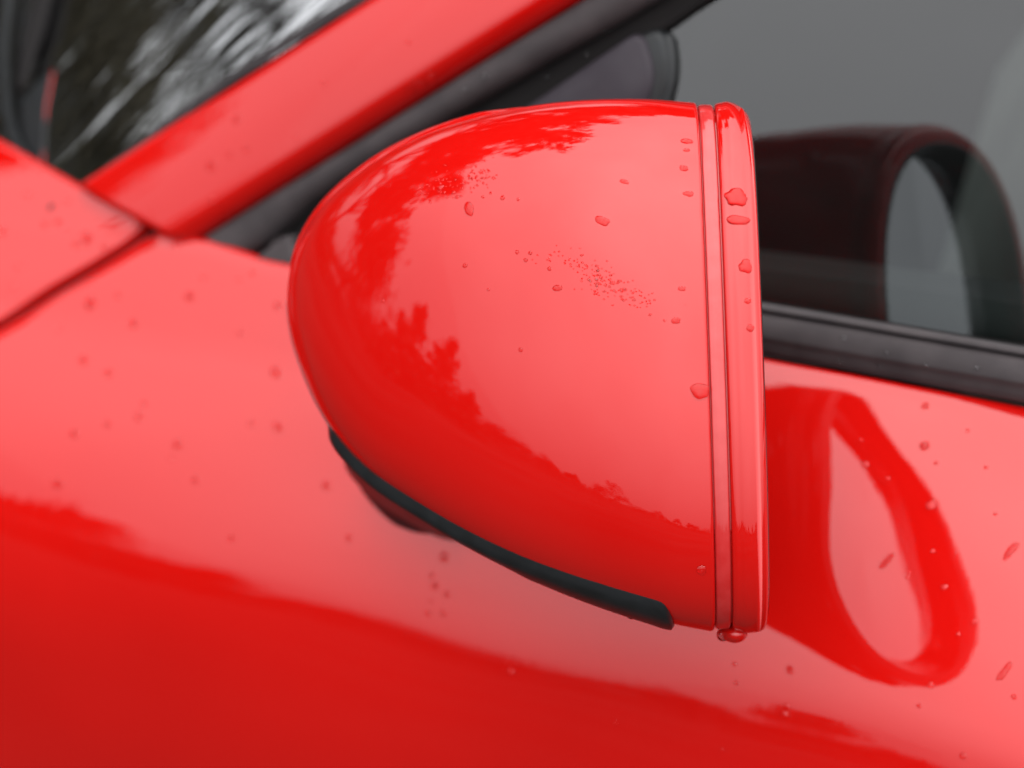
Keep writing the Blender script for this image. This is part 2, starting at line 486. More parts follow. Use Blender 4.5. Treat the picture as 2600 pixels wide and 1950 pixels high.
# wiper arm, its blade, and the black cowl at the glass foot
def wsp(px, py, off): u, v_ = ws_uv(px, py); return ws(u, v_, off)
wiper = tube('wiper_arm', catmull([wsp(*p, .006) for p in [(150, 540), (112, 490), (72, 420), (28, 330), (8, 230), (0, 100), (12, -60)]], 40), .0042, PLASTIC, car, 12, .8, NWS)
o = tube('wiper_blade', catmull([wsp(*p, .006) for p in [(52, 228), (66, 160), (90, 70), (116, -40), (160, -200)]], 30), lambda t: .0045 + .006 * min(1, t * 3), CHANNEL, None, 14, .5, NWS)
def reparent(ch, pa):
    if ch.parent is None:
        for v_ in ch.data.vertices: pass
    ch.parent = pa
reparent(o, wiper)
cowl_pts = [wsp(*p, .002) for p in [(38, 235), (118, 178), (106, 270), (98, 400), (150, 560), (60, 560), (70, 400), (42, 320)]]
n_ = len(cowl_pts)
o = part('cowl_panel', cowl_pts + [p - NWS * .03 for p in cowl_pts],
         [tuple(range(n_)), tuple(range(n_, 2 * n_))[::-1]] + [(i, (i + 1) % n_, n_ + (i + 1) % n_, n_ + i) for i in range(n_)], PLASTIC, car, False)
fix_normals(o); o.data.polygons.foreach_set('use_smooth', [False] * len(o.data.polygons))
tube('red_reflection_strip', catmull([wsp(*p, .0002) for p in [(124, 172), (109, 250), (101, 330), (100, 420), (120, 480)]], 24), .0004, PAINT)  # thin red strip painted in as the reflection of red bodywork in the glass

# bonnet beyond the wing, roof edge and interior so that no view looks into a void
def box(name, c, h, mat, parent=car, rot=0.0, bev=.02):
    import bmesh
    bm = bmesh.new(); bmesh.ops.create_cube(bm, size=1.0)
    for v_ in bm.verts: v_.co = V((v_.co.x * h[0], v_.co.y * h[1], v_.co.z * h[2]))
    if bev: bmesh.ops.bevel(bm, geom=bm.edges[:], offset=bev, segments=4, profile=.5, affect='EDGES')
    me = bpy.data.meshes.new(name); bm.to_mesh(me); bm.free(); me.materials.append(mat)
    me.polygons.foreach_set('use_smooth', [True] * len(me.polygons))
    o = bpy.data.objects.new(name, me); C.objects.link(o); o.location = V(c) - car.location; o.rotation_euler = (0, rot, 0); o.parent = parent
    return o
box('cabin_floor', (.35, 1.05, .30), (2.2, 1.3, .04), INTERIOR)
box('dash_shelf', (-.60, 1.10, .70), (1.0, 1.25, .03), INTERIOR, bev=.01)
box('dashboard', (-.02, 1.05, .62), (.50, 1.25, .16), INTERIOR, bev=.06)
box('firewall', (-.38, 1.05, .5), (.04, 1.3, .45), INTERIOR)
box('far_door_card', (.35, 1.72, .6), (1.9, .05, .55), INTERIOR)
q = P(2600, 330, 1.42)
box('seat_backrest', q + V((.06, .14, -.12)), (.17, .44, .62), SEATM, rot=R(22), bev=.084)
box('headrest', q + V((.26, .12, .16)), (.11, .26, .17), SEATM, rot=R(22), bev=.05)
box('seat_cushion', q + V((-.22, .12, -.50)), (.52, .46, .15), SEATM, bev=.06)
box('rear_bulkhead', (1.12, 1.05, .75), (.04, 1.4, 1.0), INTERIOR)
_top = wp(.42, .52, 0).z
box('headliner', (.90, 1.05, _top - .03), (.72, 1.15, .02), INTERIOR, bev=.008)
box('roof', (.90, 1.05, _top + .005), (.76, 1.22, .04), PAINT, bev=.019)

# ================================================================== DOOR MIRROR (part of the car)
TOPC = [(1757, 263), (1646, 255), (1528, 255), (1410, 263), (1293, 281), (1175, 308), (1058, 350), (940, 414), (823, 514), (764, 602), (738, 680), (729, 745)]
BOTC = [(1802, 1601), (1704, 1581), (1646, 1562), (1528, 1522), (1410, 1476), (1293, 1423), (1175, 1358), (1058, 1283), (940, 1198), (866, 1120), (808, 1030), (768, 940), (742, 860), (731, 790), (729, 745)]
NS, NT = 110, 160
TT = catmull([V((x, y, 0)) for x, y in TOPC], NS); BB = catmull([V((x, y, 0)) for x, y in BOTC], NS)
V0 = (TT[0] - BB[0]).length / 2
W0H = .064
EXP = 2 / 2.3
def spow(a): return math.copysign(abs(a) ** EXP, a)
def station(s):
    k = s * (NS - 1); k0 = min(NS - 2, int(k)); f_ = k - k0
    return TT[k0].lerp(TT[k0 + 1], f_), BB[k0].lerp(BB[k0 + 1], f_)
def shell(s, th, off=0.0):
    """mirror shell: s 0 at the ring joint .. 1 at the nose; th 0 = upper silhouette, 90 = facing out, 180 = lower"""
    t, b = station(s); c = (t + b) / 2; v_ = (t - b) / 2
    ln = v_.length; wh = W0H * (ln / V0) ** .80 + off
    sc = (ln + off * F) / max(ln, 1e-6)
    q = c + v_ * (spow(cos(th)) * sc)
    wv = spow(sin(th)) * wh
    if wv < 0: wv *= .8
    xn = max(0.0, (1775 - c.x) / 1046)
    q.x -= 21 * max(0, sin(th)) * max(0, 1 - 2.2 * xn) ** 1.0 if xn < .4545 else 0
    return P(q.x, q.y, 1.0 + .078 * xn ** 2) - fwd * wv
ths = lin(0, 2 * pi, NT + 1)[:-1]
stat = [1 - (1 - i / 119) ** 1.0 for i in range(120)]
stat = sorted(set([0] + [1 - cos(pi / 2 * t) * 1 if False else t for t in stat]))
stat = [t for t in stat if t < .9965]
verts = [shell(s_, t) for s_ in stat for t in ths]
fs = grid_faces(len(stat), NT, True); fs.append(tuple(range((len(stat) - 1) * NT, len(stat) * NT)))
housing = part('mirror_housing', verts, fs, PAINT); fix_normals(housing)

# ring end: profile along the axis (offset px towards the glass, inset px)
def ringpt(o_, ins, th):
    t, b = TT[0], BB[0]; c = (t + b) / 2; v_ = (t - b) / 2; ln = v_.length
    top_in = max(0, (o_ - 70)) ** 2 / 5200 * 28
    sc = (ln - ins) / ln
    q = c + v_ * (spow(cos(th)) * sc)
    if cos(th) > 0: q.y += top_in * abs(cos(th)) ** 3
    q.x += o_ - 21 * max(0, sin(th))
    return P(q.x, q.y, 1.0) - fwd * (spow(sin(th)) * (W0H - ins / F) * (1 if sin(th) > 0 else .8))
def ring_mesh(name, prof, mat, parent):
    verts = [ringpt(o_, i_, t) for o_, i_ in prof for t in ths]
    o = part(name, verts, grid_faces(len(prof), NT, True), mat, None)
    o.parent = parent; fix_normals(o)
    return o
def arc(o0, i0, o1, i1, n=6, k=1):
    out = []
    for j in range(n + 1):
        a = pi / 2 * j / n
        out.append((o0 + (o1 - o0) * (sin(a) if k else 1 - cos(a)), i0 + (i1 - i0) * (1 - cos(a) if k else sin(a))))
    return out
HP = housing
ring_mesh('shell_lip', [(-.5, 0)] + arc(0, 0, 10, 10) + [(11, 14), (12, 20)], PAINT, HP)
ring_mesh('accent_band', [(11.5, 20), (12, 13)] + arc(12, 11.5, 20, 6, 6, 0) + [(22, 5.2), (34, 5), (42, 5.4)] + arc(43, 5.5, 50, 14) + [(50.5, 24)], BAND, HP)
ring_mesh('groove_floor', [(-2, 14.5), (20, 14.5)], PAINT, HP)
ring_mesh('joint_rubber', [(44, 16), (62, 16)], PAINT, HP)
ring_mesh('trim_ring', [(52.5, 24), (52.5, 13)] + arc(53, 11, 72, 0, 8, 0) + [(78, -2), (86, -4), (100, -4), (112, -3), (122, 0)] + arc(122, 0, 141, 18, 8) + [(142, 34)], PAINT, HP)
ring_mesh('bezel', [(141, 32), (145, 36), (145, 46), (134, 56), (100, 74), (56, 94), (22, 112)], GLOSSBLACK, HP)
gv = [ringpt(24, 110, t) for t in ths]; gc = sum(gv, V((0, 0, 0))) / len(gv)
verts = [gc + (p - gc) * k for k in (1, .75, .5, .25) for p in gv]
mg = part('mirror_glass', verts, grid_faces(4, NT, True) + [tuple(range(3 * NT, 4 * NT))], MIRRORGLASS, None); mg.parent = HP; fix_normals(mg)

vs = []
for i in range(12):
    ph = -pi / 2 + pi * i / 11
    for k in range(24):
        f_ = 2 * pi * k / 24
        vs.append(P(1864, 1604, 1.0) + rgt * (cos(f_) * cos(ph) * .0062) + upv * (sin(ph) * .0050) + fwd * (sin(f_) * cos(ph) * .012))
o = part('ring_lug', vs, grid_faces(12, 24, True), PAINT, None); o.parent = HP; fix_normals(o)
# black lower trim wrapped under the shell
def lower_trim():
    S0, S1, n = .062, .765, 110
    verts = []
    m = 34
    for i in range(n):
        u = i / (n - 1); s_ = S0 + (S1 - S0) * u
        taper = math.sqrt(max(0.0, 1 - max(0, (.045 - u) / .045) ** 2.4)) * math.sqrt(max(0.0, 1 - max(0, (u - .96) / .04) ** 2))
        a_in = interp([(0, 28), (.2, 26), (.5, 21), (.8, 15), (1, 9)], u) * max(taper, .02)
        th0 = R(180 - a_in); th1 = R(180 + 62 * max(taper, .05))
        hh = interp([(0, .0024), (.35, .0030), (.6, .0048), (1, .0070)], u)
        for k in range(m):
            t = k / (m - 1); th = th0 + (th1 - th0) * t
            edge = min(1, min(t, 1 - t) / .10); h = math.sqrt(max(0, 1 - (1 - edge) ** 2))
            split = max(0, min(1, (u - .38) / .2)); h *= 1 - .75 * split * math.exp(-((t - .24) / .07) ** 2)
            verts.append(shell(s_, th, -.0008 + (.0008 + hh * max(.0, taper) ** .5) * h + .0015 * sin(pi * t)))
    o = part('lower_trim', verts, grid_faces(n, m), PLASTIC, None); o.parent = HP; fix_normals(o)
lower_trim()

def rim():
    n, m = 80, 14; vs = []
    for i in range(n):
        u = i / (n - 1); s_ = .30 + .655 * u
        a1 = interp([(0, 4), (.3, 12), (.7, 22), (1, 30)], u)
        for k in range(m):
            t = k / (m - 1); th = R(-20 + (a1 + 20) * t)
            e_ = min(1, min(t, 1 - t) / .16); h = math.sqrt(max(0, 1 - (1 - e_) ** 2)) * min(1, u / .2) * (1 if u < .985 else .3)
            vs.append(shell(s_, th, -.0005 + .0021 * h))
    o = part('shell_rim', vs, grid_faces(n, m), PAINT, None); o.parent = HP; fix_normals(o)
rim()
tube('shell_seam', [shell(s_, R(172), .0001) for s_ in lin(.62, .985, 60)], .00045, RUBBER, HP, 6)

# foot: arm from the underside of the shell to the door
FT = body_xs(1060, 1300)
FT = body_xs(1075, 1275)
_n = (body(*FT, .05) - body(*FT, 0)).normalized()
ax_ = (P(1300, 1360, 1.06) - P(980, 1150, 1.06)).normalized()
sd_ = _n.cross(ax_).normalized()
verts = []
_rows = [(0.0, P(1190, 1180, 1.03), .050, .013), (.3, P(1150, 1215, 1.05), .042, .011), (.6, body(*FT, .022), .036, .010), (.85, body(*FT, .008), .038, .012), (.95, body(*FT, .003), .042, .016), (1, body(*FT, -.004), .046, .020)]
for _, c_, a_, b_ in _rows:
    for k in range(40):
        f_ = 2 * pi * k / 40; verts.append(c_ + ax_ * cos(f_) * a_ + sd_ * sin(f_) * b_)
arm = part('mirror_arm', verts, grid_faces(len(_rows), 40, True), PLASTIC, None); arm.parent = HP; fix_normals(arm)

# ================================================================== SURROUNDINGS (seen in the paint)
gm = noise_col(principled('ground', (.06, .06, .06), .9, Specular_IOR_Level=.05), (.010, .011, .009), (.040, .038, .033), .30, 6, .4, 40, .01)
g = mesh('ground', [(-400, -400, 0), (400, -400, 0), (400, 400, 0), (-400, 400, 0)], [(0, 1, 2, 3)], gm, None, False); g['kind'] = 'structure'
rnd = random.Random(7)
BARK = noise_col(principled('bark', (.05, .04, .035), .9), (.035, .028, .024), (.07, .058, .048), 5, 5, .5, 20, .02)
LEAF = [noise_col(principled('leaf_dark_green', (.03, .04, .02), .7), (.022, .028, .014), (.05, .058, .026), .8, 3),
        noise_col(principled('leaf_brown_green', (.05, .045, .02), .7), (.04, .034, .018), (.07, .058, .03), .8, 3)]
def polar(az, d, z=0.0): return V((d * cos(R(az)), d * sin(R(az)), z))

class TM:
    def __init__(s): s.v = []; s.f = []
    def limb(s, a, b, ra, rb, n=5):
        t = (b - a).normalized(); u = t.orthogonal().normalized(); w_ = t.cross(u); k = len(s.v)
        for p, r_ in ((a, ra), (b, rb)):
            for i in range(n):
                f_ = 2 * pi * i / n; s.v.append(p + u * cos(f_) * r_ + w_ * sin(f_) * r_)
        s.f += [(k + i, k + (i + 1) % n, k + n + (i + 1) % n, k + n + i) for i in range(n)]
    def leaf(s, p, sz):
        d = V((rnd.gauss(0, 1), rnd.gauss(0, 1), rnd.gauss(0, .8))).normalized(); e_ = d.orthogonal().normalized() * sz; g_ = d.cross(e_.normalized()) * sz * .55
        k = len(s.v); s.v += [p - e_, p + g_, p + e_, p - g_]; s.f.append((k, k + 1, k + 2, k + 3))
def branch(tm, p, d, ln, r_, depth, tips, spread=.55, n=5):
    q = p + d * ln
    tm.limb(p, q, r_, r_ * .68, n if depth > 3 else 3)
    if depth == 0: tips.append(q); return
    if depth <= 2: tips.append(q)
    for _ in range(rnd.choice((2, 3, 3)) if depth > 1 else 3):
        nd = (d + V((rnd.gauss(0, spread), rnd.gauss(0, spread), rnd.gauss(.12, spread * .6)))).normalized()
        branch(tm, q, nd, ln * rnd.uniform(.62, .86), r_ * .62, depth - 1, tips, spread, n)
def tree(name, label, pos, H, kind, group=None, first=.24, leaves=5, lsz=.13, mat=0, cr=1.0):
    root = empty(name, pos); tag(root, label, 'tree', group)
    tk, tips, cn = TM(), [], TM()
    if kind == 'conifer':
        tk.limb(V((0, 0, 0)), V((0, 0, H)), H * .022, H * .003, 8)
        for i in range(int(H * 16)):
            z = H * (.06 + .94 * (i / (H * 16)) ** .9); a = rnd.uniform(0, 2 * pi); L_ = (H - z) * .30 * cr * rnd.uniform(.7, 1.15) + .12
            b = V((cos(a) * L_, sin(a) * L_, z - L_ * rnd.uniform(-.15, .25))); tk.limb(V((0, 0, z)), b, .03, .008, 3)
            for j in range(int(6 + L_ * 16)):
                t = rnd.uniform(.15, 1.08); p = V((0, 0, z)).lerp(b, t) + V((rnd.gauss(0, .13), rnd.gauss(0, .13), rnd.gauss(-.04, .1)))
                cn.leaf(p, lsz * rnd.uniform(.7, 1.5))
    else:
        h0 = H * first
        tk.limb(V((0, 0, 0)), V((0, 0, h0)), H * .03, H * .022, 8)
        nb = 5
        for i in range(nb):
            a = 2 * pi * (i + rnd.random() * .6) / nb
            d = V((cos(a) * .75 * cr, sin(a) * .75 * cr, rnd.uniform(.45, .95))).normalized()
            branch(tk, V((0, 0, h0 * rnd.uniform(.75, 1))), d, H * .20, H * (.020 if kind == 'bare' else .012), 5 if kind == 'bare' else 4, tips)
        branch(tk, V((0, 0, h0)), V((.05, .03, 1)).normalized(), H * .24, H * .016, 5 if kind == 'bare' else 4, tips)
        if kind == 'bare':
            for p in tips[::2]:
                for _ in range(2):
                    q = p + V((rnd.gauss(0, .3), rnd.gauss(0, .3), rnd.gauss(.15, .25))); tk.limb(p, q, .035, .02, 3)
        else:
            for p in tips:
                for _ in range(leaves): cn.leaf(p + V((rnd.gauss(0, .32), rnd.gauss(0, .32), rnd.gauss(0, .26))), lsz * rnd.uniform(.7, 1.6))
    o = mesh('trunk', tk.v, tk.f, BARK, root, True)
    if cn.v: mesh('crown', cn.v, cn.f, LEAF[mat], root, False)
    return root
tree('broadleaf_tree', 'tall spreading tree across the car, rightmost reflected on the mirror top', polar(102, 17), 10.5, 'broad', None, .2, 22, .22, 1, 1.1)
tree('broadleaf_tree', 'brown green tree second from the right in the mirror top reflection', polar(124, 15), 13, 'broad', None, .18, 22, .23, 1)
tree('broadleaf_tree', 'tallest dark tree across the bonnet, reflected over the mirror shell', polar(144, 15),  16.0, 'broad', None, .16, 22, .24, 0, 1.1)
tree('broadleaf_tree', 'slimmer brown green tree between the tallest tree and the feathery one', polar(164, 17),  14.0, 'broad', None, .16, 20, .22, 1)
tree('feathery_tree', 'open feathery tree straight ahead of the car, reflected on the upper nose of the mirror', polar(-174, 16), 7.2, 'broad', None, .12, 11, .13, 0, .9)
tree('conifer_tree', 'broad jagged conifer ahead and beside the car, reflected at the middle of the mirror nose', polar(-154, 20), 5.4, 'conifer', None, .1, 0, .17, 0, 2.2)
tree('conifer_tree', 'slimmer conifer just right of the broad one in the mirror reflection', polar(-146.5, 21), 6.2, 'conifer', None, .1, 0, .17, 0, 2.0)
tree('conifer_tree', 'short conifer at the end of the row, where the reflected tree line drops', polar(-139, 23), 4.2, 'conifer', None, .1, 0, .18, 0, 2.2)
tree('bare_tree', 'wide leafless tree alone on the field, reflected low on the mirror shell', polar(-104, 46), 7.0, 'bare', None, .16, 0, .1, 0, 1.6)
tree('bare_tree', 'small leafless tree far off, right of the wide one in the reflection', polar(-84, 70), 4.8, 'bare', None, .2)
tree('bare_tree', 'middle sized leafless tree left of the conifer row, seen in the door', polar(-165, 34), 5.6, 'bare', None, .16, 0, .1, 0, 1.3)
tree('bare_tree', 'leafless tree right after the short conifer in the reflection', polar(-131, 36), 4.6, 'bare', None, .14, 0, .1, 0, 1.4)
tree('bare_tree', 'crooked leafless tree between the short conifer and the wide lone tree', polar(-121, 38), 4.0, 'bare', None, .14, 0, .1, 0, 1.5)
# distant trees on the far side of the field, each with a crown and trunk of its own
far_src = [tree('distant_tree', 'x', polar(-150, 60), 6.5, 'broad', None, .2, 8, .2, 0), tree('distant_tree', 'x', polar(-120, 70), 6.0, 'bare', None, .2)]
far = [(-171, 75, 1.0, 0), (-163, 68, .8, 1), (-158, 90, 1.2, 0), (-131, 62, .8, 0), (-126, 80, 1.1, 1), (-119, 75, .75, 0), (-114, 95, 1.1, 0), (-93, 90, .9, 1), (-79, 85, .8, 0), (-71, 78, 1.0, 1), (-60, 85, 1.1, 0), (-48, 90, 1.2, 0), (-30, 80, 1.0, 0), (-8, 90, 1.3, 0), (20, 80, 1.1, 0), (48, 70, 1.2, 0)]
for i, (az, d, sc_, k) in enumerate(far):
    src = far_src[k]
    if i in (0, 1): r_ = src
    else:
        r_ = src.copy(); C.objects.link(r_)
        for ch in list(src.children):
            c_ = ch.copy(); C.objects.link(c_); c_.parent = r_
    r_.location = polar(az, d); r_.scale = (sc_,) * 3; r_.rotation_euler = (0, 0, i * 1.7)
    r_['label'] = ('dark round crowned' if k == 0 else 'leafless') + ' distant tree, ' + ['first', 'second', 'third', 'fourth', 'fifth', 'sixth', 'seventh', 'eighth', 'ninth', 'tenth', 'eleventh', 'twelfth', 'thirteenth', 'fourteenth', 'fifteenth', 'last'][i] + ' in the reflected row counting back from the car front'
    r_['category'] = 'tree'; r_['group'] = 'distant trees across the field'
tree('feathery_tree', 'small open tree in the gap between the two tallest, reflected in the windscreen', polar(151, 24), 6.2, 'broad', None, .1, 4, .12, 1, 1.3)
rw = noise_col(principled('added_wet_road', (.05, .05, .05), .18, Specular_IOR_Level=.5), (.03, .03, .03), (.05, .05, .05), 1.2, 4, .2, 8, .004)  # unseen road, added so its sheen puts pale streaks in the windscreen
rc = [polar(80, 34, .004), polar(185, 34, .004), polar(190, 62, .004), polar(75, 62, .004)]
ro = mesh('added_road', [polar(70 + 6 * i, d_, .004) for i in range(21) for d_ in (26, 48)], grid_faces(21, 2), rw, None, False); ro['kind'] = 'structure'
# far hedge line round the field
hv = TM()
for i in range(1500):
    az = rnd.uniform(0, 360); d = 120 + 14 * sin(R(az * 3)) + rnd.uniform(-3, 3); h = 2.6 + 1.1 * sin(az * .31) + rnd.uniform(-.6, .9)
    c = polar(az, d); 
    for j in range(7):
        hv.leaf(c + V((rnd.gauss(0, 1), rnd.gauss(0, 1), abs(rnd.gauss(h * .45, h * .3)))), .9)
h = mesh('far_hedgerow', hv.v, hv.f, LEAF[0], None, False); tag(h, None, None, None, 'stuff'); h['label'] = 'dark hedge line far off round the field'; h['category'] = 'hedge'

# twiggy hedge across the car (reflected in the windscreen)
hv = TM()
for i in range(900):
    az = rnd.uniform(95, 178); d = 9.5 + 1.2 * sin(R(az * 5)) + rnd.uniform(-.5, .5); c = polar(az, d); h_ = .78 + .22 * sin(az * .23) + .3 * sin(az * .9)
    for j in range(9): hv.leaf(c + V((rnd.gauss(0, .25), rnd.gauss(0, .25), rnd.uniform(0, h_))), rnd.uniform(.07, .16))
    for j in range(2):
        b = c + V((rnd.gauss(0, .2), rnd.gauss(0, .2), h_ * rnd.uniform(.7, 1.25))); hv.limb(c, b, .016, .006, 3)
h = mesh('hedge', hv.v, hv.f, LEAF[1], None, False); h['kind'] = 'stuff'; h['label'] = 'low twiggy brown hedge across the car'; h['category'] = 'hedge'

# ================================================================== RAINDROPS
from mathutils import noise as mnoise
def bvh_of(objs):
    vs, fs = [], []
    for o in objs:
        M = Matrix.Translation(car.location) if o.parent else Matrix()
        k = len(vs); vs += [car.location + v_.co for v_ in o.data.vertices]; fs += [tuple(k + i for i in p.vertices) for p in o.data.polygons]
    return BVHTree.FromPolygons(vs, fs)
_all = [o for o in bpy.data.objects if o.type == 'MESH' and (o.parent == car or o.parent == housing) and o.name.split('.')[0] in
        ('door', 'front_wing', 'windscreen_pillar', 'mirror_housing', 'trim_ring', 'accent_band', 'shell_lip', 'pillar_seal', 'belt_seal', 'glass_channel', 'lower_trim')]
BV = bvh_of(_all)
def orient(o, n, wet):
    # faces outwards; the wetted patch under the bead gets its own slot
    import bmesh
    bm = bmesh.new(); bm.from_mesh(o.data)
    o.data.materials.append(WETPAINT)
    for f_ in bm.faces:
        f_.material_index = 0; f_.smooth = True
    fl = [f_ for f_ in bm.faces if len(f_.verts) > 4]
    bmesh.ops.recalc_face_normals(bm, faces=bm.faces)
    bm.faces.ensure_lookup_table()
    for f_ in bm.faces:
        if len(f_.verts) > 4 and len(f_.edges[0].link_faces) == 1:
            if wet: f_.material_index = 1
            else: f_.material_index = 0
    bad = [f_ for f_ in bm.faces if f_.material_index == 1 and f_.normal.dot(n) < 0] if n is not None else []
    if bad: bmesh.ops.reverse_faces(bm, faces=bad)
    if not wet: bmesh.ops.delete(bm, geom=[f_ for f_ in bm.faces if len(f_.verts) > 4 and len(f_.edges[0].link_faces) == 1], context='FACES')
    bm.to_mesh(o.data); bm.free()
def dome(c, n, rx, ry, ang, hk=.42, seg=26, rings=7, irr=.12, seed=0, sag=0.0):
    """a bead of water: irregular footprint, rounded top, slightly heavier downhill"""
    down = (V((0, 0, -1)) - n * n.dot(V((0, 0, -1))))
    down = down.normalized() if down.length > .05 else fwd.cross(n).normalized()
    side = n.cross(down)
    a = side * cos(ang) + down * sin(ang); b = n.cross(a)
    vs = []
    hmax = min(rx, ry) * hk
    for i in range(rings):
        ph = pi / 2 * i / (rings - 1); rr_ = cos(ph) ** .8; h = sin(ph) * hmax
        if i == 0: h = -.0002
        for k in range(seg):
            f_ = 2 * pi * k / seg
            w_ = 1 + irr * mnoise.noise(V((cos(f_) * 1.3 + seed * 7.1, sin(f_) * 1.3, seed * 3.3))) * 2
            p = a * cos(f_) * rx * rr_ * w_ + b * sin(f_) * ry * rr_ * w_
            p += down * sag * min(rx, ry) * (h / max(hmax, 1e-6)) * .6
            vs.append(c + p + n * h)
    base = []
    for k in range(seg):
        f_ = 2 * pi * k / seg
        w_ = (1 + irr * mnoise.noise(V((cos(f_) * 1.3 + seed * 7.1, sin(f_) * 1.3, seed * 3.3))) * 2) * .97
        base.append(c + a * cos(f_) * rx * w_ + b * sin(f_) * ry * w_ + n * .00006)
    return vs + base, [f_[::-1] for f_ in grid_faces(rings, seg, True)] + [tuple(range((rings - 1) * seg, rings * seg)), tuple(range(rings * seg, (rings + 1) * seg))]
_k = [0]
def drop(px, py, r1, r2=None, ang=0.0, label='', group=None, irr=.14, hk=.40, wet=True):
    r1 *= 1.12
    hit = BV.ray_cast(CAM, ray(px, py))
    if hit[0] is None: return
    p, n, _, dist = hit
    if n.dot(ray(px, py)) > 0: n = -n
    d = (p - CAM).dot(fwd); _k[0] += 1
    r2 = r2 or r1 * rnd.uniform(.75, 1.0)
    vs, fs = dome(V((0, 0, 0)), n, r1 * d / F, r2 * d / F, ang, hk, seed=_k[0], irr=irr, sag=.3)
    o = mesh('water_drop', vs, fs, WATER, None); o.location = p
    orient(o, n, wet); tag(o, label, 'raindrop', group)
    return o
G1 = 'raindrops on the mirror'
drop(1192, 530, 17, 14, .5, 'angular raindrop left of centre near the top of the mirror shell, under the fine spray', G1, .22)
drop(1528, 560, 20, 11, .1, 'wide oval raindrop at the upper middle of the mirror shell', G1)
drop(1777, 992, 21, 20, 0, 'large round raindrop beside the seam halfway down the mirror shell', G1, .12)
drop(1867, 498, 27, 23, .4, 'largest angular raindrop on the upper trim ring of the mirror', G1, .2)
drop(1875, 558, 26, 13, .1, 'flat oval raindrop just below the largest one on the trim ring', G1, .14)
drop(1894, 676, 15, 17, 0, 'pear shaped raindrop on the trim ring, third from the top', G1, .2)
drop(1899, 764, 8, 7, 0, 'faint small raindrop on the trim ring, fourth from the top', G1)
drop(1905, 833, 9, 9, 0, 'small round raindrop on the trim ring, lowest of its column', G1)
drop(1743, 358, 14, 8, .2, 'oval raindrop at the top of the column beside the seam', G1)
drop(1743, 381, 8, 5, 0, 'tiny flat raindrop right under the top one beside the seam', G1)
drop(1737, 427, 11, 8, .3, 'second oval raindrop from the top beside the seam', G1)
drop(1748, 492, 12, 7, 0, 'third oval raindrop from the top beside the seam', G1)
drop(1585, 461, 11, 6, .1, 'small flat raindrop alone in the bright upper part of the mirror shell', G1)
drop(1479, 354, 11, 7, .3, 'raindrop at the edge of the reflected tree near the top of the mirror', G1)
drop(1415, 731, 12, 8, -.6, 'slanted raindrop just left of the larger patch of spray', G1)
drop(1732, 733, 9, 6, 0, 'small raindrop beside the seam, right of the larger patch of spray', G1)
drop(1716, 814, 11, 8, -.2, 'rounded raindrop below right of the larger patch of spray', G1)
drop(1782, 1447, 10, 14, 0, 'tall bright raindrop low on the mirror shell by the seam', G1)
SM = 'tiny raindrop on the bright face of the mirror shell'
for x, y, r_ in [(1687, 814, 3.2), (1395, 682, 5), (1322, 888, 5), (973, 764, 4.5), (1240, 735, 4), (1181, 674, 6), (1276, 502, 6), (1246, 490, 4), (1226, 500, 4), (1316, 506, 4), (1119, 475, 8), (1152, 488, 5), (1161, 500, 5.5), (1313, 640, 5), (1346, 642, 5), (1335, 660, 5)]:
    drop(x, y, r_, None, rnd.uniform(-.5, .5), SM, 'tiny raindrops on the mirror shell')
def K(t): return [(x * 1.17541, y * 1.17541, r_) for x, y, r_ in t]
for x, y, r_ in K([(195, 655, 13), (410, 640, 12), (288, 700, 10), (180, 778, 11), (235, 806, 9), (300, 900, 9), (232, 916, 8), (160, 937, 9), (383, 960, 10), (124, 1045, 10), (422, 1038, 8), (310, 873, 6), (255, 638, 6), (125, 710, 5), (440, 600, 5), (500, 1162, 7), (380, 530, 6), (370, 990, 4), (518, 720, 5), (120, 1100, 5)]):
    drop(x, y, r_, None, rnd.uniform(-.4, .4), 'round raindrop on the red door, left of the mirror', 'raindrops on the door left of the mirror')
drop(700, 945, 15, 12, .1, 'large raindrop on the door close to the mirror nose', 'raindrops on the door left of the mirror')
drop(706, 1084, 16, 10, .1, 'wide flat raindrop on the door, below the large one near the mirror nose', 'raindrops on the door left of the mirror')
for x, y, r_ in K([(542, 915, 6), (545, 590, 5), (600, 660, 8), (705, 1048, 10), (754, 1162, 8), (515, 603, 4)]):
    drop(x, y, r_, None, 0, 'small raindrop on the door just left of the mirror', 'small raindrops beside the mirror nose')
for x, y, r_ in K([(960, 1203, 12), (940, 1265, 9), (933, 1243, 6), (965, 1283, 8), (925, 1325, 6), (957, 1325, 7), (930, 1298, 4)]):
    drop(x, y, r_, None, 0, 'raindrop in the short trail on the door under the mirror trim', 'trail of raindrops under the mirror trim')
for x, y, r_ in K([(1105, 1450, 9), (1707, 1447, 10), (1587, 1435, 5), (1590, 1475, 5), (1700, 1525, 8), (1696, 1541, 9), (2010, 1480, 8), (1985, 1525, 6), (2105, 1342, 7), (2080, 1632, 8), (2190, 1505, 7), (1330, 1560, 4), (1560, 1620, 4)]):
    drop(x, y, r_, None, 0, 'raindrop low on the door below the mirror and its reflection', 'raindrops low on the door')
for x, y, r_ in K([(1870, 1003, 9), (1918, 1032, 5), (2040, 1268, 8), (1960, 1247, 6), (2015, 1190, 6), (1965, 1235, 4), (2070, 1370, 5)]):
    drop(x, y, r_, None, 0, 'pale raindrop on the dark reflection of the mirror in the door', 'raindrops on the mirror reflection')
for x, y, r_ in K([(2012, 1090, 13), (1998, 963, 11), (1998, 877, 9), (2022, 1000, 5), (2130, 1010, 5), (2090, 930, 4), (1860, 950, 4), (2150, 1110, 4)]):
    drop(x, y, r_, None, 0, 'raindrop on the bright door right of the mirror reflection', 'raindrops right of the mirror reflection')
drop(2252, 1424, 8, 24, .15, 'long running raindrop inside the mirror reflection on the door', 'running raindrops')
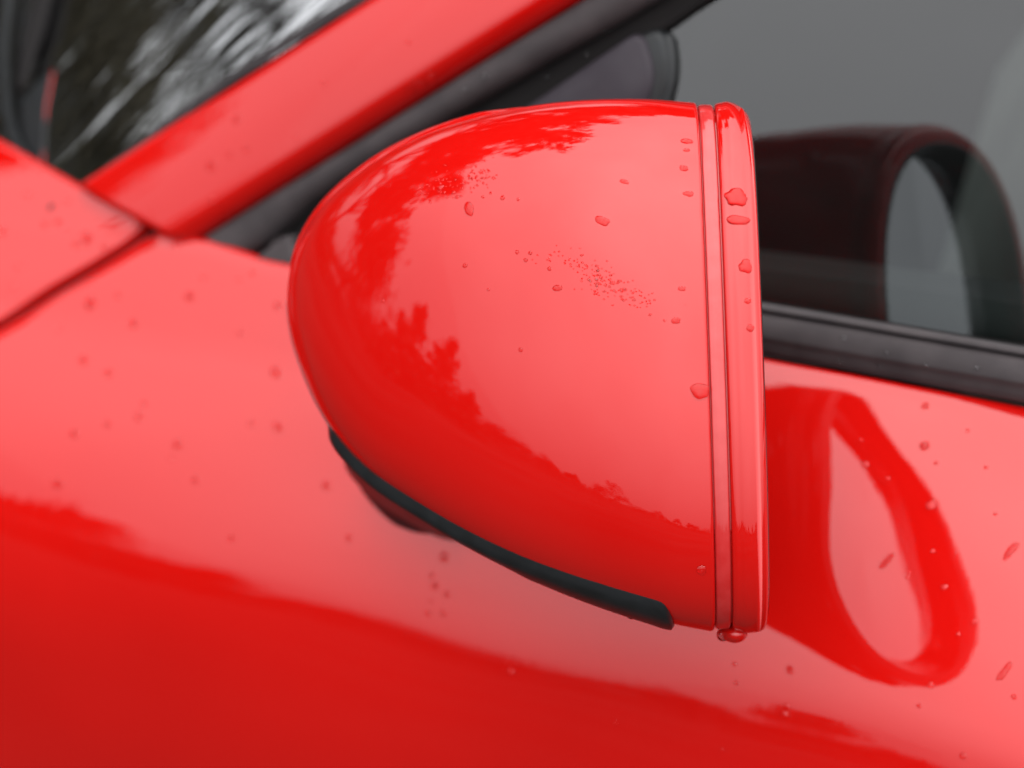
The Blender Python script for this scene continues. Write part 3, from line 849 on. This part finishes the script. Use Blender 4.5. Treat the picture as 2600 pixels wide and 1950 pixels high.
drop(2565, 1400, 9, 30, 0, 'upper of two long running raindrops at the right edge of the door', 'running raindrops')
drop(2550, 1705, 9, 32, 0, 'lower of two long running raindrops at the right edge of the door', 'running raindrops')
drop(222, 606, 19, 12, .3, 'broad merged raindrop on the front wing by the shut line', 'raindrops on the front wing')
for x, y, r_ in K([(225, 532, 8), (165, 528, 8), (125, 480, 8), (98, 485, 7), (6, 500, 9), (40, 577, 5), (145, 435, 5), (60, 420, 5), (30, 620, 5)]):
    drop(x, y, r_, None, 0, 'small raindrop on the front wing at the left', 'raindrops on the front wing')
for x, y, r_ in K([(455, 358, 11), (495, 335, 6), (532, 322, 7), (510, 258, 8), (463, 432, 7), (882, 92, 5), (640, 300, 4), (700, 180, 4)]):
    drop(x, y, r_, None, 0, 'raindrop on the red windscreen pillar', 'raindrops on the windscreen pillar')
for x, y, r_ in K([(490, 465, 10), (930, 168, 9), (905, 186, 11), (885, 190, 7)]):
    drop(x, y, r_, r_ * 1.7, 0, 'raindrop gathered on the lower edge of the windscreen pillar', 'raindrops on the pillar edge')
for x, y, r_ in K([(1005, 195, 5), (1047, 163, 7), (1265, 118, 6), (1235, 103, 6), (1180, 165, 5), (1310, 72, 5), (960, 235, 5)]):
    drop(x, y, r_, None, 0, 'small raindrop on the black seal under the pillar', 'raindrops on the pillar seal', wet=False)
for x, y, r_ in [(2030, 880, 7), (2070, 890, 6), (2140, 860, 6), (2130, 920, 8), (2250, 895, 7), (2350, 930, 6), (2480, 935, 5), (2230, 930, 6)]:
    drop(x, y, r_, None, 0, 'small raindrop on the dark seal below the side window', 'raindrops on the window seal', wet=False)
def spray(name, label, pts):
    vs, fs = [], []
    for px, py, r_ in pts:
        hit = BV.ray_cast(CAM, ray(px, py))
        if hit[0] is None: continue
        p, n = hit[0], hit[1]
        if n.dot(ray(px, py)) > 0: n = -n
        d = (p - CAM).dot(fwd); _k[0] += 1
        a, b = dome(p, n, r_ * 1.1 * d / F, r_ * .75 * d / F, rnd.uniform(-.5, .3), .22, 12, 4, .15, _k[0])
        k = len(vs); vs += a; fs += [tuple(k + i for i in f_) for f_ in b]
    o = mesh(name, vs, fs, WATER, None); orient(o, None, True); tag(o, label, 'spray', None, 'stuff'); return o
pts = []
for _ in range(150):
    t = rnd.gauss(.5, .24); x = 1435 + 200 * t; y = 662 + 112 * t
    pts.append((x + rnd.gauss(0, 14), y + rnd.gauss(0, 22), rnd.choice((1.6, 2, 2.2, 2.6, 3, 3.6, 4.4))))
for _ in range(22): pts.append((rnd.uniform(1350, 1470), rnd.gauss(660, 9), rnd.choice((2, 2.5, 3))))
for _ in range(14): pts.append((rnd.uniform(1620, 1680), rnd.gauss(765, 22), rnd.choice((2, 2.5, 3))))
spray('fine_spray', 'patch of fine spray in the middle of the bright mirror shell', pts)
pts = []
for _ in range(170):
    t = rnd.uniform(0, 1); x = 1065 + 185 * t; y = 492 - 55 * t
    pts.append((x + rnd.gauss(0, 12), y + rnd.gauss(0, 19), rnd.choice((1.6, 2, 2.4, 2.8, 3.2, 4))))
spray('fine_spray', 'patch of fine spray on the upper left of the mirror, by the reflected tree', pts)
# look-alike drops are told apart by their order from the left
_ord = ['first', 'second', 'third', 'fourth', 'fifth', 'sixth', 'seventh', 'eighth', 'ninth', 'tenth', 'eleventh', 'twelfth',
        'thirteenth', 'fourteenth', 'fifteenth', 'sixteenth', 'seventeenth', 'eighteenth', 'nineteenth', 'twentieth', 'twenty first', 'twenty second']
_by = {}
for o in C.objects:
    if o.name.startswith('water_drop'): _by.setdefault(o['label'], []).append(o)
for lb, os_ in _by.items():
    if len(os_) > 1:
        os_.sort(key=lambda o: (o.location - CAM).dot(rgt) / (o.location - CAM).dot(fwd))
        for i, o in enumerate(os_):
            o['label'] = (lb + ', ' + ('rightmost' if i == len(os_) - 1 else 'leftmost' if i == 0 else _ord[i] + ' from left'))
# hanging drops
def hang(px, py, r_, d, label):
    c = P(px, py, d); vs, fs = [], []
    for i in range(10):
        ph = -pi / 2 + pi * i / 9
        for k in range(20):
            f_ = 2 * pi * k / 20; vs.append(V((cos(f_) * cos(ph) * r_, sin(f_) * cos(ph) * r_, sin(ph) * r_ * 1.15)))
    o = mesh('hanging_drop', vs, grid_faces(10, 20, True) + [tuple(range(20)), tuple(range(180, 200))], WATER); o.location = c; fix_normals(o)
    tag(o, label, 'raindrop')
hang(1836, 1611, .0030, 1.0, 'fat water drop hanging under the lower end of the mirror trim ring')
hang(1604, 1556, .0028, 1.0, 'small water drop hanging under the black mirror trim')

# loose leafless thicket ahead and to the near side of the car
hv = TM()
for i in range(620):
    az = rnd.uniform(-181, -106); d = rnd.uniform(27, 40); c = polar(az, d)
    h_ = (1.6 + 3.0 * max(0, min(1, (-108 - az) / 45))) * (.6 + .4 * mnoise.noise(V((az * .16, 3.3, 0))) + rnd.uniform(-.2, .35)) * d / 33
    top = c + V((rnd.gauss(0, .3), rnd.gauss(0, .3), max(.5, h_))); hv.limb(c, top, .03, .012, 3)
    for j in range(9):
        t = rnd.uniform(.25, 1); p = c.lerp(top, t); q = p + V((rnd.gauss(0, .5), rnd.gauss(0, .5), abs(rnd.gauss(.35, .25)))); hv.limb(p, q, .014, .006, 3)
        if j % 3 == 0: hv.leaf(q, rnd.uniform(.06, .14))
h = mesh('thicket', hv.v, hv.f, BARK, None, False); h['kind'] = 'stuff'; h['label'] = 'loose leafless thicket ahead of the car along the near side'; h['category'] = 'thicket'
